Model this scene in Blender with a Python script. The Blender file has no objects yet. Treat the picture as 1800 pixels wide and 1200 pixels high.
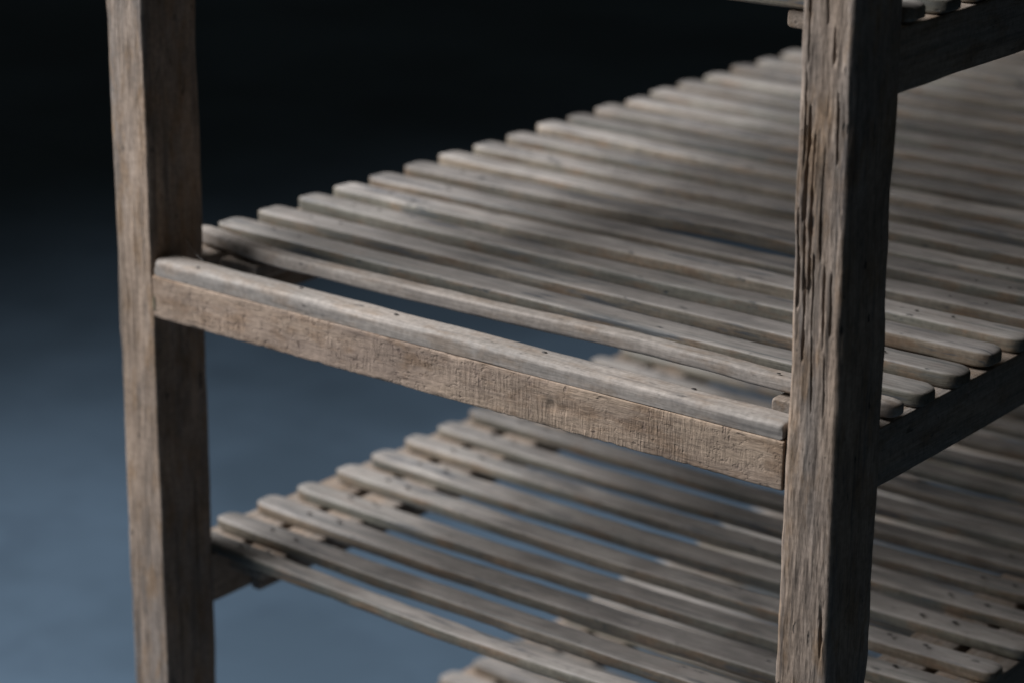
import bpy, math
import numpy as np
from mathutils import Matrix, Vector

scene = bpy.context.scene
# ------------------------------------------------------------------ camera
CAM = (1.4548, -1.39948, 0.64869)
YAW, PITCH, ROLL = 0.66014, -0.32206, 0.00813
cam_d = bpy.data.cameras.new("camera")
cam = bpy.data.objects.new("camera", cam_d)
scene.collection.objects.link(cam)
F = Vector((-math.sin(YAW) * math.cos(PITCH), math.cos(YAW) * math.cos(PITCH), math.sin(PITCH)))
R = Vector((math.cos(YAW), math.sin(YAW), 0))
U = R.cross(F)
R2 = R * math.cos(ROLL) + U * math.sin(ROLL)
U2 = -R * math.sin(ROLL) + U * math.cos(ROLL)
m = Matrix((R2, U2, -F)).transposed().to_4x4()
m.translation = CAM
cam.matrix_world = m
cam_d.sensor_width = 36
cam_d.lens = 4542.7 / 1800 * 36
cam_d.clip_start = 0.05
cam_d.clip_end = 200
cam_d.dof.use_dof = True
cam_d.dof.focus_distance = (Vector((0.47, 0.0, 0.03)) - Vector(CAM)).dot(F)
cam_d.dof.aperture_fstop = 4.3
scene.camera = cam

# ------------------------------------------------------------------ world, lamps, exposure
world = bpy.data.worlds.new("World")
scene.world = world
world.use_nodes = True
bg = world.node_tree.nodes["Background"]
bg.inputs[0].default_value = (0.88, 0.95, 0.86, 1)
bg.inputs[1].default_value = 0.016

def area(name, loc, target, sx, sy, power, col, spread=180):
    d = bpy.data.lights.new(name, 'AREA')
    d.shape = 'RECTANGLE'; d.size = sx; d.size_y = sy
    d.energy = power; d.color = col; d.spread = math.radians(spread)
    o = bpy.data.objects.new(name, d)
    scene.collection.objects.link(o)
    o.location = loc
    o.rotation_euler = (Vector(target) - Vector(loc)).to_track_quat('-Z', 'Y').to_euler()
    return o
# tall window to the left of the rack, out of the picture
area("window_light", (-1.68, -0.88, 1.82), (0.2, 0.2, 0.0), 2.0, 1.6, 62, (0.98, 0.985, 1.0), 100)

scene.view_settings.view_transform = 'Standard'
scene.view_settings.look = 'None'
scene.view_settings.exposure = 0.0
scene.view_settings.gamma = 1.0
scene.cycles.use_denoising = True

# ------------------------------------------------------------------ noise for the mesh relief
def _h(ix, iy, iz, s):
    n = (ix * 374761393 + iy * 668265263 + iz * 2147483647 + s * 1274126177) & 0xFFFFFFFF
    n = ((n ^ (n >> 13)) * 1274126177) & 0xFFFFFFFF
    return ((n ^ (n >> 16)) & 0xFFFF) / 65535.0 * 2 - 1
def noise(x, y, z, seed=0):
    x, y, z = np.broadcast_arrays(np.asarray(x, float), np.asarray(y, float), np.asarray(z, float))
    i = [np.floor(a).astype(np.int64) for a in (x, y, z)]
    f = [a - np.floor(a) for a in (x, y, z)]
    u = [t * t * (3 - 2 * t) for t in f]
    r = 0
    for a in (0, 1):
        for b in (0, 1):
            for c in (0, 1):
                w = (u[0] if a else 1 - u[0]) * (u[1] if b else 1 - u[1]) * (u[2] if c else 1 - u[2])
                r = r + w * _h(i[0] + a, i[1] + b, i[2] + c, seed)
    return r
def fbm(x, y, z, seed=0, o=3):
    r, a, k = 0, 1.0, 1.0
    for j in range(o):
        r = r + a * noise(x * k, y * k, z * k, seed + 17 * j); a *= 0.5; k *= 2.03
    return r

# ------------------------------------------------------------------ materials
class NT:
    def __init__(s, name):
        s.m = bpy.data.materials.new(name); s.m.use_nodes = True
        s.t = s.m.node_tree; s.n = s.t.nodes; s.n.clear()
    def add(s, typ, **kw):
        n = s.n.new(typ)
        for k, v in kw.items(): setattr(n, k, v)
        return n
    def link(s, a, b): s.t.links.new(a, b)
    def put(s, sock, v):
        if hasattr(v, 'is_output'): s.link(v, sock)
        else: sock.default_value = v
    def math(s, op, a, b=None, clamp=False):
        n = s.add('ShaderNodeMath', operation=op, use_clamp=clamp)
        s.put(n.inputs[0], a)
        if b is not None: s.put(n.inputs[1], b)
        return n.outputs[0]
    def vscale(s, v, sc):
        n = s.add('ShaderNodeVectorMath', operation='MULTIPLY')
        s.link(v, n.inputs[0]); n.inputs[1].default_value = sc
        return n.outputs[0]
    def noise(s, v, scale, detail=3, rough=0.55):
        n = s.add('ShaderNodeTexNoise')
        s.link(v, n.inputs['Vector']); n.inputs['Scale'].default_value = scale
        n.inputs['Detail'].default_value = detail; n.inputs['Roughness'].default_value = rough
        return n.outputs[0]
    def ramp(s, v, lo, hi, a=0.0, b=1.0):
        n = s.add('ShaderNodeMapRange', interpolation_type='SMOOTHSTEP')
        s.link(v, n.inputs[0])
        for i, q in enumerate((lo, hi, a, b)): n.inputs[i + 1].default_value = q
        return n.outputs[0]
    def mix(s, f, a, b, mode='MIX'):
        n = s.add('ShaderNodeMix', data_type='RGBA', blend_type=mode)
        s.put(n.inputs[0], f); s.put(n.inputs[6], a); s.put(n.inputs[7], b)
        return n.outputs[2]

def c4(c): return (c[0], c[1], c[2], 1)

def wood(name, axis, tan, grey, brown, dirt, dirt_amt=0.5, saw=0.0, bump=0.5, rough=0.62, spec=0.35, fleck=0.5, top=None, mot=0.0, stain=0.0, rvr=(0.86, 1.10), gc=(0.80, 1.10), glen=16):
    """weathered timber; axis = index of the grain direction in the object's own space"""
    t = NT(name)
    tc = t.add('ShaderNodeTexCoord'); oi = t.add('ShaderNodeObjectInfo')
    off = t.add('ShaderNodeVectorMath', operation='MULTIPLY_ADD')
    comb = t.add('ShaderNodeCombineXYZ')
    for i in range(3): t.link(oi.outputs['Random'], comb.inputs[i])
    t.link(comb.outputs[0], off.inputs[0]); off.inputs[1].default_value = (31.7, 17.3, 23.9)
    t.link(tc.outputs['Object'], off.inputs[2])
    v = off.outputs[0]
    def st(along, across):
        s = [across] * 3; s[axis] = along
        return t.vscale(v, tuple(s))
    big = t.noise(st(3.5, 22), 1, 3)
    mid = t.noise(st(26, 70), 1, 4, 0.62)
    grain = t.noise(st(glen, 420), 1, 4, 0.65)
    pores = t.noise(st(110, 1300), 1, 2, 0.5)
    streak = t.noise(st(5, 150), 1, 3, 0.6)
    spots = t.noise(st(45, 130), 1, 3, 0.6)
    col = t.mix(t.ramp(big, 0.36, 0.64), c4(tan), c4(grey))
    col = t.mix(t.math('MULTIPLY', t.ramp(mid, 0.46, 0.68), 0.75), col, c4(brown))
    fuzz = t.noise(st(240, 200), 1, 3, 0.6)
    fz = t.ramp(fuzz, 0.3, 0.7, 0.86, 1.12)
    cf = t.add('ShaderNodeCombineColor')
    for i in range(3): t.link(fz, cf.inputs[i])
    col = t.mix(1.0, col, cf.outputs[0], 'MULTIPLY')
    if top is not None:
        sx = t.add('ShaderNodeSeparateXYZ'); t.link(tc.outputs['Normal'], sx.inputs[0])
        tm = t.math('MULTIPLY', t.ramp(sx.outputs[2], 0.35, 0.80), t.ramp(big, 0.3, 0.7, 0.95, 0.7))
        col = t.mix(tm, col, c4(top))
    if mot > 0:
        mo = t.ramp(t.noise(st(16, 34), 1, 4, 0.6), 0.3, 0.7, 1 - mot, 1 + 0.5 * mot)
        cm = t.add('ShaderNodeCombineColor')
        for i in range(3): t.link(mo, cm.inputs[i])
        col = t.mix(1.0, col, cm.outputs[0], 'MULTIPLY')
    if stain > 0:
        sn = t.noise(st(7, 75), 1, 4, 0.7)
        sm = t.math('MULTIPLY', t.ramp(sn, 0.57, 0.66), stain)
        col = t.mix(sm, col, c4((0.075, 0.085, 0.10)))
    rv = t.ramp(oi.outputs['Random'], 0, 1, *rvr)
    g = t.ramp(grain, 0.30, 0.70, gc[0], gc[1])
    p = t.ramp(pores, 0.55, 0.72, 1.0, 1.0 - 0.45 * fleck)
    gp = t.math('MULTIPLY', t.math('MULTIPLY', g, p), rv)
    cg = t.add('ShaderNodeCombineColor')
    for i in range(3): t.link(gp, cg.inputs[i])
    col = t.mix(1.0, col, cg.outputs[0], 'MULTIPLY')
    d = t.math('MULTIPLY', t.ramp(streak, 0.54, 0.72), dirt_amt)
    col = t.mix(d, col, c4(dirt))
    d2 = t.math('MULTIPLY', t.ramp(spots, 0.64, 0.74), min(1, dirt_amt * 1.5))
    col = t.mix(d2, col, c4([x * 0.45 for x in dirt]))
    # rubbed, paler arrises
    geo = t.add('ShaderNodeNewGeometry')
    wear = t.math('MULTIPLY', t.ramp(geo.outputs['Pointiness'], 0.515, 0.60), t.ramp(mid, 0.35, 0.6, 0.55, 0.15))
    col = t.mix(wear, col, c4([min(1, x * 1.35) for x in tan]))
    hgt = t.math('ADD', t.math('MULTIPLY', grain, 0.9), t.math('MULTIPLY', p, 0.35))
    if saw > 0:
        oth = 2 if axis == 0 else 0
        s1 = [60] * 3; s1[axis] = 420; s1[oth] = 40
        s2 = [60] * 3; s2[axis] = 130; s2[oth] = 60
        k1 = t.noise(t.vscale(v, tuple(s1)), 1, 4, 0.7)
        k2 = t.noise(t.vscale(v, tuple(s2)), 1, 3, 0.6)
        pat = t.ramp(t.noise(st(11, 30), 1, 3), 0.42, 0.62, 0.0, 1.0)
        pits = t.ramp(t.noise(st(230, 260), 1, 3, 0.6), 0.56, 0.70)
        pits = t.math('MULTIPLY', pits, t.ramp(t.noise(st(6, 12), 1, 2), 0.36, 0.6, 0.25, 1.0))
        kk = t.math('MULTIPLY', t.ramp(k1, 0.34, 0.66, -1, 1), pat)
        kk = t.math('SUBTRACT', kk, t.math('MULTIPLY', pits, 2.2))
        cgk = t.add('ShaderNodeCombineColor')
        kv = t.math('ADD', t.math('MULTIPLY', kk, 0.10 * saw), 1.0)
        for i in range(3): t.link(kv, cgk.inputs[i])
        col = t.mix(1.0, col, cgk.outputs[0], 'MULTIPLY')
        ds = t.math('MULTIPLY', t.ramp(k2, 0.60, 0.74), 0.5 * saw)
        col = t.mix(ds, col, c4(dirt))
        hgt = t.math('ADD', hgt, t.math('MULTIPLY', kk, 0.28 * saw))
        hgt = t.math('SUBTRACT', hgt, t.math('MULTIPLY', t.ramp(k2, 0.62, 0.76), 0.7 * saw))
    hgt = t.math('SUBTRACT', hgt, t.math('MULTIPLY', t.ramp(spots, 0.66, 0.76), 0.6))
    b = t.add('ShaderNodeBump'); b.inputs['Strength'].default_value = bump; b.inputs['Distance'].default_value = 0.0012
    t.link(hgt, b.inputs['Height'])
    bs = t.add('ShaderNodeBsdfPrincipled'); out = t.add('ShaderNodeOutputMaterial')
    t.link(col, bs.inputs['Base Color'])
    t.link(t.ramp(grain, 0.3, 0.7, rough + 0.1, rough - 0.06), bs.inputs['Roughness'])
    bs.inputs['Specular IOR Level'].default_value = spec
    t.link(b.outputs[0], bs.inputs['Normal'])
    t.link(bs.outputs[0], out.inputs[0])
    return t.m

def plain(name, col, rough=0.6, metal=0.0, nscale=60, var=0.3):
    t = NT(name)
    tc = t.add('ShaderNodeTexCoord')
    n = t.noise(tc.outputs['Object'], nscale, 3)
    c = t.mix(t.ramp(n, 0.3, 0.7), c4([x * (1 - var) for x in col]), c4([min(1, x * (1 + var)) for x in col]))
    bs = t.add('ShaderNodeBsdfPrincipled'); out = t.add('ShaderNodeOutputMaterial')
    t.link(c, bs.inputs['Base Color']); bs.inputs['Roughness'].default_value = rough
    bs.inputs['Metallic'].default_value = metal
    t.link(bs.outputs[0], out.inputs[0])
    return t.m

TAN = (0.40, 0.315, 0.25); GREY = (0.30, 0.275, 0.245); BROWN = (0.25, 0.17, 0.112); DIRT = (0.075, 0.072, 0.068)
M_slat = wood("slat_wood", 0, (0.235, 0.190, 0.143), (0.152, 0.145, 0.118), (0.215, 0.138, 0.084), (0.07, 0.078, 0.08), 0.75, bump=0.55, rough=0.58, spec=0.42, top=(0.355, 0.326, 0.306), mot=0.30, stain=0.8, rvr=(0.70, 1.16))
M_post = wood("post_wood", 2, (0.365, 0.278, 0.215), (0.285, 0.238, 0.205), (0.285, 0.190, 0.118), DIRT, 0.6, bump=0.8, rough=0.7, spec=0.22, glen=55, mot=0.26, stain=0.4)
M_rail = wood("end_rail_wood", 0, (0.40, 0.303, 0.228), (0.345, 0.262, 0.21), (0.285, 0.193, 0.13), (0.13, 0.095, 0.085), 0.35, saw=1.0, bump=0.7, rough=0.75, spec=0.2, gc=(0.88, 1.06), glen=60, mot=0.2)
M_cap = wood("cap_wood", 0, (0.345, 0.302, 0.268), (0.30, 0.272, 0.248), (0.275, 0.216, 0.17), (0.12, 0.11, 0.105), 0.45, bump=0.35, rough=0.66, spec=0.28, fleck=0.4, gc=(0.84, 1.08), glen=22, mot=0.12, stain=0.25)
M_side = wood("side_rail_wood", 1, (0.30, 0.235, 0.185), (0.24, 0.21, 0.185), (0.2, 0.14, 0.095), DIRT, 0.4, saw=0.5, bump=0.5, rough=0.7, spec=0.25)
M_nail = plain("iron_nail", (0.035, 0.03, 0.028), 0.6, 0.4, 400)
M_glue = plain("dried_glue", (0.30, 0.27, 0.19), 0.4, 0, 200)
M_web = plain("cobweb_silk", (0.7, 0.7, 0.7), 0.4, 0, 50, 0.05)

t = NT("floor_concrete")
tc = t.add('ShaderNodeTexCoord')
n1 = t.noise(tc.outputs['Object'], 1.7, 4, 0.55); n2 = t.noise(tc.outputs['Object'], 7, 5, 0.65)
c = t.mix(t.ramp(n1, 0.34, 0.66), c4((0.074, 0.114, 0.160)), c4((0.118, 0.178, 0.250)))
c = t.mix(t.math('MULTIPLY', t.ramp(n2, 0.5, 0.75), 0.45), c, c4((0.058, 0.088, 0.130)))
bs = t.add('ShaderNodeBsdfPrincipled'); out = t.add('ShaderNodeOutputMaterial')
t.link(c, bs.inputs['Base Color']); bs.inputs['Roughness'].default_value = 0.6
bs.inputs['Specular IOR Level'].default_value = 0.3
t.link(bs.outputs[0], out.inputs[0])
M_floor = t.m

# ------------------------------------------------------------------ mesh helpers
def link(o, parent=None):
    scene.collection.objects.link(o)
    if parent is not None: o.parent = parent
    return o
def mesh_obj(name, V, faces, mat, parent=None, loc=(0, 0, 0), smooth=True):
    me = bpy.data.meshes.new(name)
    me.from_pydata([tuple(p) for p in V], [], faces)
    me.materials.append(mat)
    if smooth: me.polygons.foreach_set('use_smooth', [True] * len(me.polygons))
    me.update()
    o = bpy.data.objects.new(name, me); o.location = loc
    return link(o, parent)

def ring_pts(hw, hh, r, nc, nw, nh):
    """rounded rectangle, counter-clockwise, unit-normals too"""
    pts = []; nrm = []
    cs = [(hw - r, -hh + r, -90), (hw - r, hh - r, 0), (-hw + r, hh - r, 90), (-hw + r, -hh + r, 180)]
    ns = [nh, nw, nh, nw]
    for q in range(4):
        cx, cy, a0 = cs[q]
        for k in range(nc + 1):
            a = math.radians(a0 + 90 * k / nc)
            pts.append((cx + r * math.cos(a), cy + r * math.sin(a))); nrm.append((math.cos(a), math.sin(a)))
        nx, ny, _ = cs[(q + 1) % 4]
        a = math.radians(a0 + 90)
        s = (cx + r * math.cos(a), cy + r * math.sin(a)); e = (nx + r * math.cos(a), ny + r * math.sin(a))
        for k in range(1, ns[q]):
            f = k / ns[q]
            pts.append((s[0] + (e[0] - s[0]) * f, s[1] + (e[1] - s[1]) * f)); nrm.append((math.cos(a), math.sin(a)))
    return np.array(pts), np.array(nrm)

def loft(rings):
    """rings: (S, N, 3) array -> verts, faces with end fans"""
    S, N, _ = rings.shape
    V = rings.reshape(-1, 3)
    F_ = []
    for s in range(S - 1):
        for k in range(N):
            a = s * N + k; b = s * N + (k + 1) % N
            F_.append((a, b, b + N, a + N))
    V = np.vstack([V, rings[0].mean(0), rings[-1].mean(0)])
    c0, c1 = S * N, S * N + 1
    for k in range(N):
        F_.append((c0, (k + 1) % N, k))
        F_.append((c1, (S - 1) * N + k, (S - 1) * N + (k + 1) % N))
    return V, F_

def bar(length, hw, hh, r, er, stations, seed, rough=0.0004, bow=(0, 0), nc=3, nw=3, nh=2, chip=0.0, shape=None, pr=0.75, pr2=None):
    """bar along local x, section hw (y) x hh (z), rounded arrises r, worn ends er"""
    P, Nn = ring_pts(hw, hh, r, nc, nw, nh)
    ne = 5
    ends = [er * (1 - math.cos(math.pi / 2 * k / ne)) for k in range(ne)]
    xs = np.concatenate([np.array(ends), np.linspace(er, length - er, stations), length - np.array(ends)[::-1]])
    rings = np.zeros((len(xs), len(P), 3))
    for i, x in enumerate(xs):
        e = min(x, length - x)
        q = 0.0 if e >= er else 1 - math.sqrt(max(0.0, 1 - (1 - e / er) ** 2))
        k = (0.30 * er + 0.0) * q / max(er, 1e-6)
        sy = max(0.2, (hw - min(er, hw) * (pr if x < length / 2 or pr2 is None else pr2) * q) / hw); sz = max(0.3, (hh - min(er, hh) * 0.5 * q) / hh)
        rings[i, :, 0] = x - length / 2
        rings[i, :, 1] = P[:, 0] * sy
        rings[i, :, 2] = P[:, 1] * sz
    X = rings[:, :, 0]
    d = rough * fbm(X * 22, rings[:, :, 1] * 90, rings[:, :, 2] * 90, seed, 3)
    if chip > 0:
        cn = fbm(X * 60, rings[:, :, 1] * 120, rings[:, :, 2] * 120, seed + 5, 2)
        corner = (np.abs(Nn[:, 0]) * np.abs(Nn[:, 1]) * 2)[None, :]
        d = d - chip * np.clip(cn - 0.45, 0, 1) * corner
    rings[:, :, 1] += d * Nn[None, :, 0]
    rings[:, :, 2] += d * Nn[None, :, 1]
    tt = X / length
    wv = fbm(tt * 2.3 + 7, seed * 1.7, 0.3, seed + 3, 2); wz = fbm(tt * 2.1 + 3, seed * 2.3, 1.3, seed + 9, 2)
    rings[:, :, 1] += bow[0] * wv; rings[:, :, 2] += bow[1] * wz
    if shape is not None: shape(rings)
    return loft(rings)

# ------------------------------------------------------------------ the setting
floor = mesh_obj("floor", [(-30, -30, 0), (30, -30, 0), (30, 30, 0), (-30, 30, 0)], [(0, 1, 2, 3)], M_floor, None, (0, 0, -0.80), False)
floor["kind"] = "structure"

# ------------------------------------------------------------------ the rack
L, W, D = 0.60, 0.0413, 0.0589
DEPTH = 1.90
ZF = -0.80
ZTOP = 0.62
rack = bpy.data.objects.new("slatted_rack", None)
rack.location = (L / 2, DEPTH / 2, ZF)
link(rack)
rack["label"] = "weathered grey-brown wooden rack with square posts and shelves of many thin slats"
rack["category"] = "rack"
bpy.context.view_layer.update()
RL = Vector(rack.location)
def at(x, y, z): return Vector((x, y, z)) - RL

def post(cx, cy, seed, cracks=(), fine=True, wob=0.0008, rgh=1.0, cr_=0.005):
    hw, hh = W / 2, D / 2
    P, Nn = ring_pts(hw, hh, cr_, 5, 64 if fine else 6, 22 if fine else 6)
    H = ZTOP - ZF
    n = 720 if fine else 120
    zs = np.linspace(0, H, n)
    rings = np.zeros((n, len(P), 3))
    rings[:, :, 0] = P[None, :, 0]; rings[:, :, 1] = P[None, :, 1]; rings[:, :, 2] = zs[:, None]
    X, Y, Z = rings[:, :, 0], rings[:, :, 1], rings[:, :, 2]
    d = 0.00045 * rgh * fbm(X * 190, Y * 190, Z * (14 if rgh <= 1 else 30), seed, 3) + 0.0006 * noise(X * 25, Y * 25, Z * 9, seed + 2)
    # rounded-off, nicked arrises
    corner = (np.abs(Nn[:, 0]) * np.abs(Nn[:, 1]) * 2)[None, :]
    d -= corner * (0.0012 * np.clip(fbm(X * 30, Y * 30, Z * 26, seed + 4, 3) + 0.1, 0, 1.5))
    front = (Nn[:, 1] < -0.7)[None, :] * np.ones_like(Z)
    zw = Z + ZF                                   # world height
    for (u, z0, z1, wdt, dep) in cracks:
        xc = (u - 0.5) * W + 0.0010 * noise(Z * 22, u * 50, 0, seed + 6) + 0.00025 * noise(Z * 160, u * 50, 3, seed + 16)
        a = np.clip((zw - z0) / (z1 - z0), 0, 1)
        prof = np.clip(np.sin(np.pi * a), 0, 1) ** 0.6
        prof = prof * (0.65 + 0.5 * noise(Z * 120, u * 31, 4.2, seed + 8))
        wd_ = wdt * (0.7 + 0.5 * noise(Z * 90, u * 17, 2.2, seed + 7))
        d -= dep * front * np.clip(prof, 0, 1) * np.clip(1.35 - np.abs(X - xc) / np.maximum(wd_, 0.0004), 0, 1)
    rings[:, :, 0] += d * Nn[None, :, 0] + wob * noise(Z * 6, 0.5, 0.5, seed + 11) + 0.6 * wob * noise(Z * 19, 1.5, 0.5, seed + 12)
    rings[:, :, 1] += d * Nn[None, :, 1] + wob * noise(Z * 6, 2.5, 0.5, seed + 13)
    V, F_ = loft(rings)
    o = mesh_obj("post", V, F_, M_post, rack, at(cx, cy, ZF))
    return o

cr = [(0.16, 0.225, 0.290, 0.0008, 0.008), (0.07, 0.195, 0.268, 0.0009, 0.009), (0.22, 0.190, 0.268, 0.0015, 0.011),
      (0.36, 0.190, 0.250, 0.0009, 0.007), (0.34, 0.140, 0.212, 0.0015, 0.010), (0.12, 0.130, 0.205, 0.0012, 0.009),
      (0.23, 0.142, 0.222, 0.0010, 0.009), (0.74, 0.232, 0.280, 0.0011, 0.009), (0.53, 0.165, 0.245, 0.0008, 0.005),
      (0.44, 0.115, 0.170, 0.0008, 0.005), (0.62, 0.105, 0.165, 0.0009, 0.005), (0.28, 0.095, 0.155, 0.0010, 0.006),
      (0.77, 0.115, 0.160, 0.0008, 0.004), (0.50, 0.322, 0.352, 0.0009, 0.005), (0.63, 0.296, 0.322, 0.0012, 0.005),
      (0.18, 0.295, 0.350, 0.0009, 0.006), (0.45, 0.06, 0.115, 0.0007, 0.004), (0.7, 0.06, 0.105, 0.0007, 0.003), (0.86, -0.115, -0.075, 0.0013, 0.003)
      
      ]
post(-W / 2, D / 2, 3, [(0.45, 0.27, 0.33, 0.0006, 0.0012), (0.72, 0.07, 0.10, 0.0006, 0.0012), (0.3, 0.0, 0.03, 0.0008, 0.0015), (0.6, 0.25, 0.30, 0.0006, 0.001)], cr_=0.0024)
post(L + W / 2, D / 2, 11, cr, wob=0.0014, rgh=1.25, cr_=0.0042)
post(-W / 2, DEPTH - D / 2, 23, fine=False)
post(L + W / 2, DEPTH - D / 2, 29, fine=False)

# ---- end rail with its rounded cap
def dents(r):
    X, Y, Z = r[:, :, 0], r[:, :, 1], r[:, :, 2]
    low = np.clip((-Z - 0.010) / 0.008, 0, 1)
    r[:, :, 2] += low * 0.0012 * np.clip(fbm(X * 90, Y * 40, 0.5, 77, 3) - 0.15, 0, 1.2)
    g = 0.0022 * np.exp(-(((X - 0.105) / 0.004) ** 2 + ((Z + 0.001) / 0.004) ** 2)) + 0.0014 * np.exp(-(((X - 0.115) / 0.006) ** 2 + ((Z + 0.002) / 0.003) ** 2))
    r[:, :, 1] += np.where(Y < -0.008, g, 0)
RH = 0.0355
V, F_ = bar(L + 0.001, 0.0125, RH / 2, 0.0012, 0.0006, 330, 41, 0.0003, (0.0004, 0.0), 3, 4, 14, 0.001, dents)
end_rail = mesh_obj("end_rail", V, F_, M_rail, rack, at(L / 2, 0.0125, RH / 2))
CH = 0.0135
def capshape(r):
    X = r[:, :, 0]
    Y, Z = r[:, :, 1], r[:, :, 2]
    sq = (Z < 0.0) & (np.abs(Y) > 0.0125 - 0.0050)
    r[:, :, 1] = np.where(sq, np.sign(Y) * np.maximum(np.abs(Y), 0.0123), Y)
    r[:, :, 2] -= 0.0018 * np.clip((X - 0.05) / 0.25, 0, 1) * np.clip(r[:, :, 2] / 0.006, 0, 1)
V, F_ = bar(L - 0.003, 0.0125, CH / 2, 0.0048, 0.0028, 160, 43, 0.0004, (0.0005, 0.0002), 6, 4, 2, 0.0005, capshape)
cap = mesh_obj("rail_cap", V, F_, M_cap, end_rail, (0.0005, 0.0002, RH / 2 + CH / 2 + 0.0003))

def disc(name, r, mat, parent, loc, seed, h=0.0006, el=1.0):
    n = 10
    rs = np.random.RandomState(seed)
    V = []
    for (rr, z) in ((r, 0), (r * 0.8, h)):
        for k in range(n):
            a = 2 * math.pi * k / n; q = rr * (1 + 0.18 * rs.uniform(-1, 1))
            V.append((q * math.cos(a) * el, q * math.sin(a), z))
    F_ = [(k, (k + 1) % n, n + (k + 1) % n, n + k) for k in range(n)] + [tuple(range(n, 2 * n))]
    return mesh_obj(name, V, F_, mat, parent, loc)
for i, (x, y) in enumerate([(0.045, 0.006), (0.145, 0.018), (0.246, 0.014), (0.386, 0.015), (0.513, 0.02)]):
    z = CH / 2 - 0.0002 - 0.0018 * min(1, max(0, (x - 0.35) / 0.25))
    disc("nail", 0.0016, M_nail, cap, (x - L / 2, y - 0.0125, z), i, 0.0007, 1.5)

# ---- shelves
P_A, P_B = 0.0491, 0.0505
rng = np.random.RandomState(5)
def slat(shelf, k, yf, wd, th, zb, warp=None):
    seed = shelf * 100 + k
    r = np.random.RandomState(seed)
    x0 = -0.0365 + r.uniform(-0.0025, 0.0025); x1 = 0.6450 + r.uniform(-0.0025, 0.0025)
    w2 = wd * (1 + r.uniform(-0.05, 0.05)); t2 = th * (1 + r.uniform(-0.04, 0.04))
    V, F_ = bar(x1 - x0, w2 / 2, t2 / 2, min(0.0024, t2 * 0.22), 0.0130, 56, seed, 0.00055, (0.0024, 0.0011), 3, 3, 2, 0.0018, warp, r.uniform(0.7, 0.95), r.uniform(0.35, 0.7))
    o = mesh_obj("slat", V, F_, M_slat, rack, at((x0 + x1) / 2, yf + w2 / 2 + r.uniform(-0.001, 0.001), zb + t2 / 2 + r.uniform(0, 0.0007)))
    o.rotation_euler = (r.uniform(-0.04, 0.04), 0, r.uniform(-0.003, 0.003))
    if k <= 12:
        for xn in ((0.050, 0.021), (0.550, 0.579)) if shelf < 3 else ():
            for x in xn:
                disc("nail", 0.0019 if shelf == 2 else 0.0013, M_nail, o, (x + r.uniform(-0.003, 0.003) - (x0 + x1) / 2, r.uniform(-0.003, 0.003), t2 / 2 - 0.0001), seed, 0.0003, 1.3)
    return o
def long_bar(name, x0, x1, z0, z1, y0, y1, seed, rad=0.0012, mat=None):
    # built along local x, then laid along y in the mesh itself
    V, F_ = bar(y1 - y0, (x1 - x0) / 2, (z1 - z0) / 2, rad, max(rad, 0.0015), 110, seed, 0.0004, (0.0004, 0.0003), 3, 4, 4, 0.001)
    V = V[:, [1, 0, 2]]
    F_ = [tuple(reversed(f)) for f in F_]
    return mesh_obj(name, V, F_, mat or M_side, rack, at((x0 + x1) / 2, (y0 + y1) / 2, (z0 + z1) / 2))

def warpW(r):                       # the crooked first slat behind the rail
    X = r[:, :, 0]
    r[:, :, 1] += np.interp(X, [-0.34, -0.31, -0.28, -0.25, -0.22, -0.12, -0.055, 0.005, 0.05, 0.09, 0.125, 0.18, 0.245, 0.34], [0.015, 0.010, 0.0045, -0.001, -0.0035, -0.003, -0.0012, 0.0005, 0.0045, 0.0085, 0.0105, 0.0095, 0.008, 0.008])
def lift(r):                        # one slat has sprung up a little near its middle
    X = r[:, :, 0]
    r[:, :, 2] += 0.0035 * np.exp(-((X - 0.02) / 0.09) ** 2)
    r[:, :, 1] += 0.003 * np.exp(-((X - 0.02) / 0.09) ** 2)
def sag(dz):
    def f(r):
        q = np.clip(1 - (2 * r[:, :, 0] / 0.68) ** 2, 0, 1)
        r[:, :, 2] -= dz * q
    return f

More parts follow.
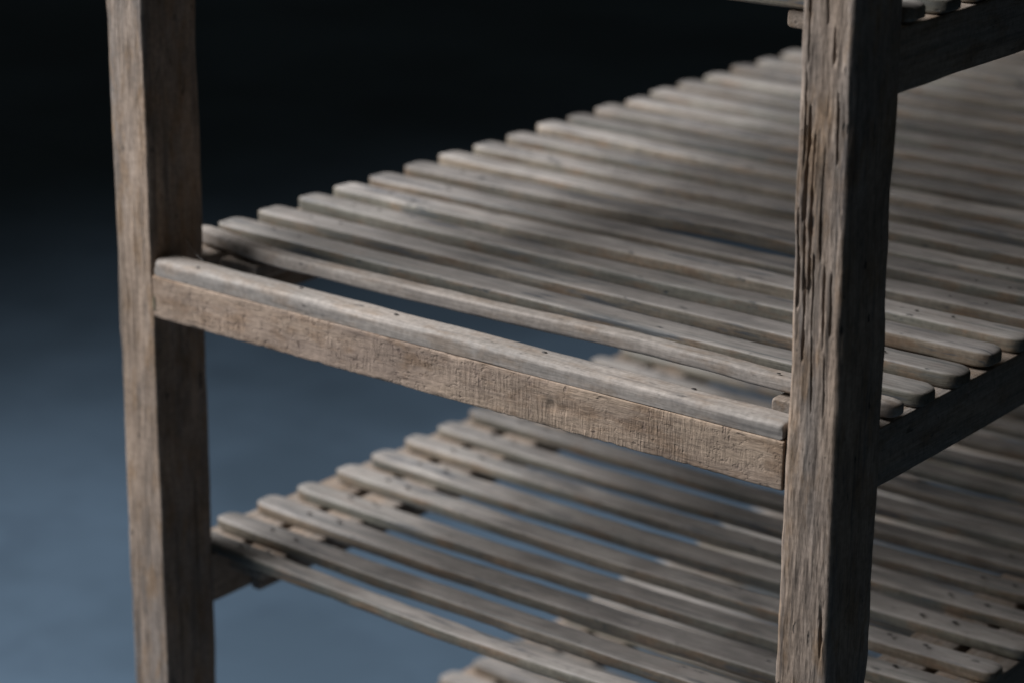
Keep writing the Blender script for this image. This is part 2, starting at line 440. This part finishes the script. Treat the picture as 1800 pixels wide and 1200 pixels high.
SHELF = [  # slat underside height, first front y, pitch, width, thickness
    (0.3145, 0.1065, P_A, 0.0266, 0.0122),
    (0.0385, 0.1085, P_A, 0.0266, 0.0122),
    (-0.2265, 0.0970, P_B, 0.0245, 0.0105),
    (-0.4960, 0.1000, P_B, 0.0265, 0.0110)]
for s, (zb, y0, p, wd, th) in enumerate(SHELF):
    zt = zb - 0.0005
    for side in (0, 1):
        def mx(a, b): return (a, b) if side == 0 else (L - b, L - a)
        a, b = mx(-W + 0.0006, 0.0015)
        long_bar("side_rail", a, b, zb - 0.0442, zt, D - 0.002, DEPTH - D + 0.002, 300 + s * 10 + side)
        a, b = mx(0.0105, 0.0520)
        long_bar("cleat", a, b, zb - 0.0140, zt - 0.0004, 0.0660, DEPTH - 0.07, 400 + s * 10 + side, 0.003, M_side)
        a, b = mx(0.0017, 0.0120)
        long_bar("ledger_strip", a, b, zb - 0.0465, zb - 0.0143, 0.1025, DEPTH - 0.11, 500 + s * 10 + side, 0.001)
    first = slat(s, 0, (0.0625, 0.0642, 0.0605, 0.0615)[s], wd * (0.8, 0.57, 0.78, 0.8)[s], th if s != 1 else 0.0112, zb if s != 1 else zb + 0.0022, warpW if s == 1 else sag((0.002, 0, 0.009, 0.004)[s]))
    if s == 1: first.data.materials[0] = M_cap      # paler cap wood puts its lit front face into the colour
    k = 0
    while y0 + k * p + wd < DEPTH - D - 0.005:
        slat(s, k + 1, y0 + k * p, wd, th, zb, lift if (s == 1 and k == 5) else sag((0.001, 0.0008, 0.005, 0.004)[s]))
        k += 1

# ---- nail heads in the near slats of the shelf below the rail
gl = disc("glue_blob", 0.0022, M_glue, rack, at(0.0008, 0.0002, 0.012), 3, 0.0007, 0.6)
gl.rotation_euler = (math.pi / 2, 0, 0); gl.scale = (0.8, 3.6, 1)

# ---- one strand of cobweb
a, b = Vector((0.0002, 0.0378, 0.0580)), Vector((0.0320, 0.0262, 0.0480))
cu = []
for i in range(9):
    f = i / 8
    q = a.lerp(b, f); q.z -= 0.002 * math.sin(math.pi * f)
    cu.append(q)
V = []; F_ = []
for i, q in enumerate(cu):
    for k in range(4):
        an = math.pi / 2 * k
        V.append((q.x + 0.00012 * math.cos(an), q.y + 0.00012 * math.cos(an), q.z + 0.00012 * math.sin(an)))
for i in range(8):
    for k in range(4): F_.append((i * 4 + k, i * 4 + (k + 1) % 4, i * 4 + 4 + (k + 1) % 4, i * 4 + 4 + k))
web = mesh_obj("cobweb_strand", V, F_, M_web)
web["label"] = "single pale cobweb thread between the far left post and the rail cap"
web["category"] = "cobweb"
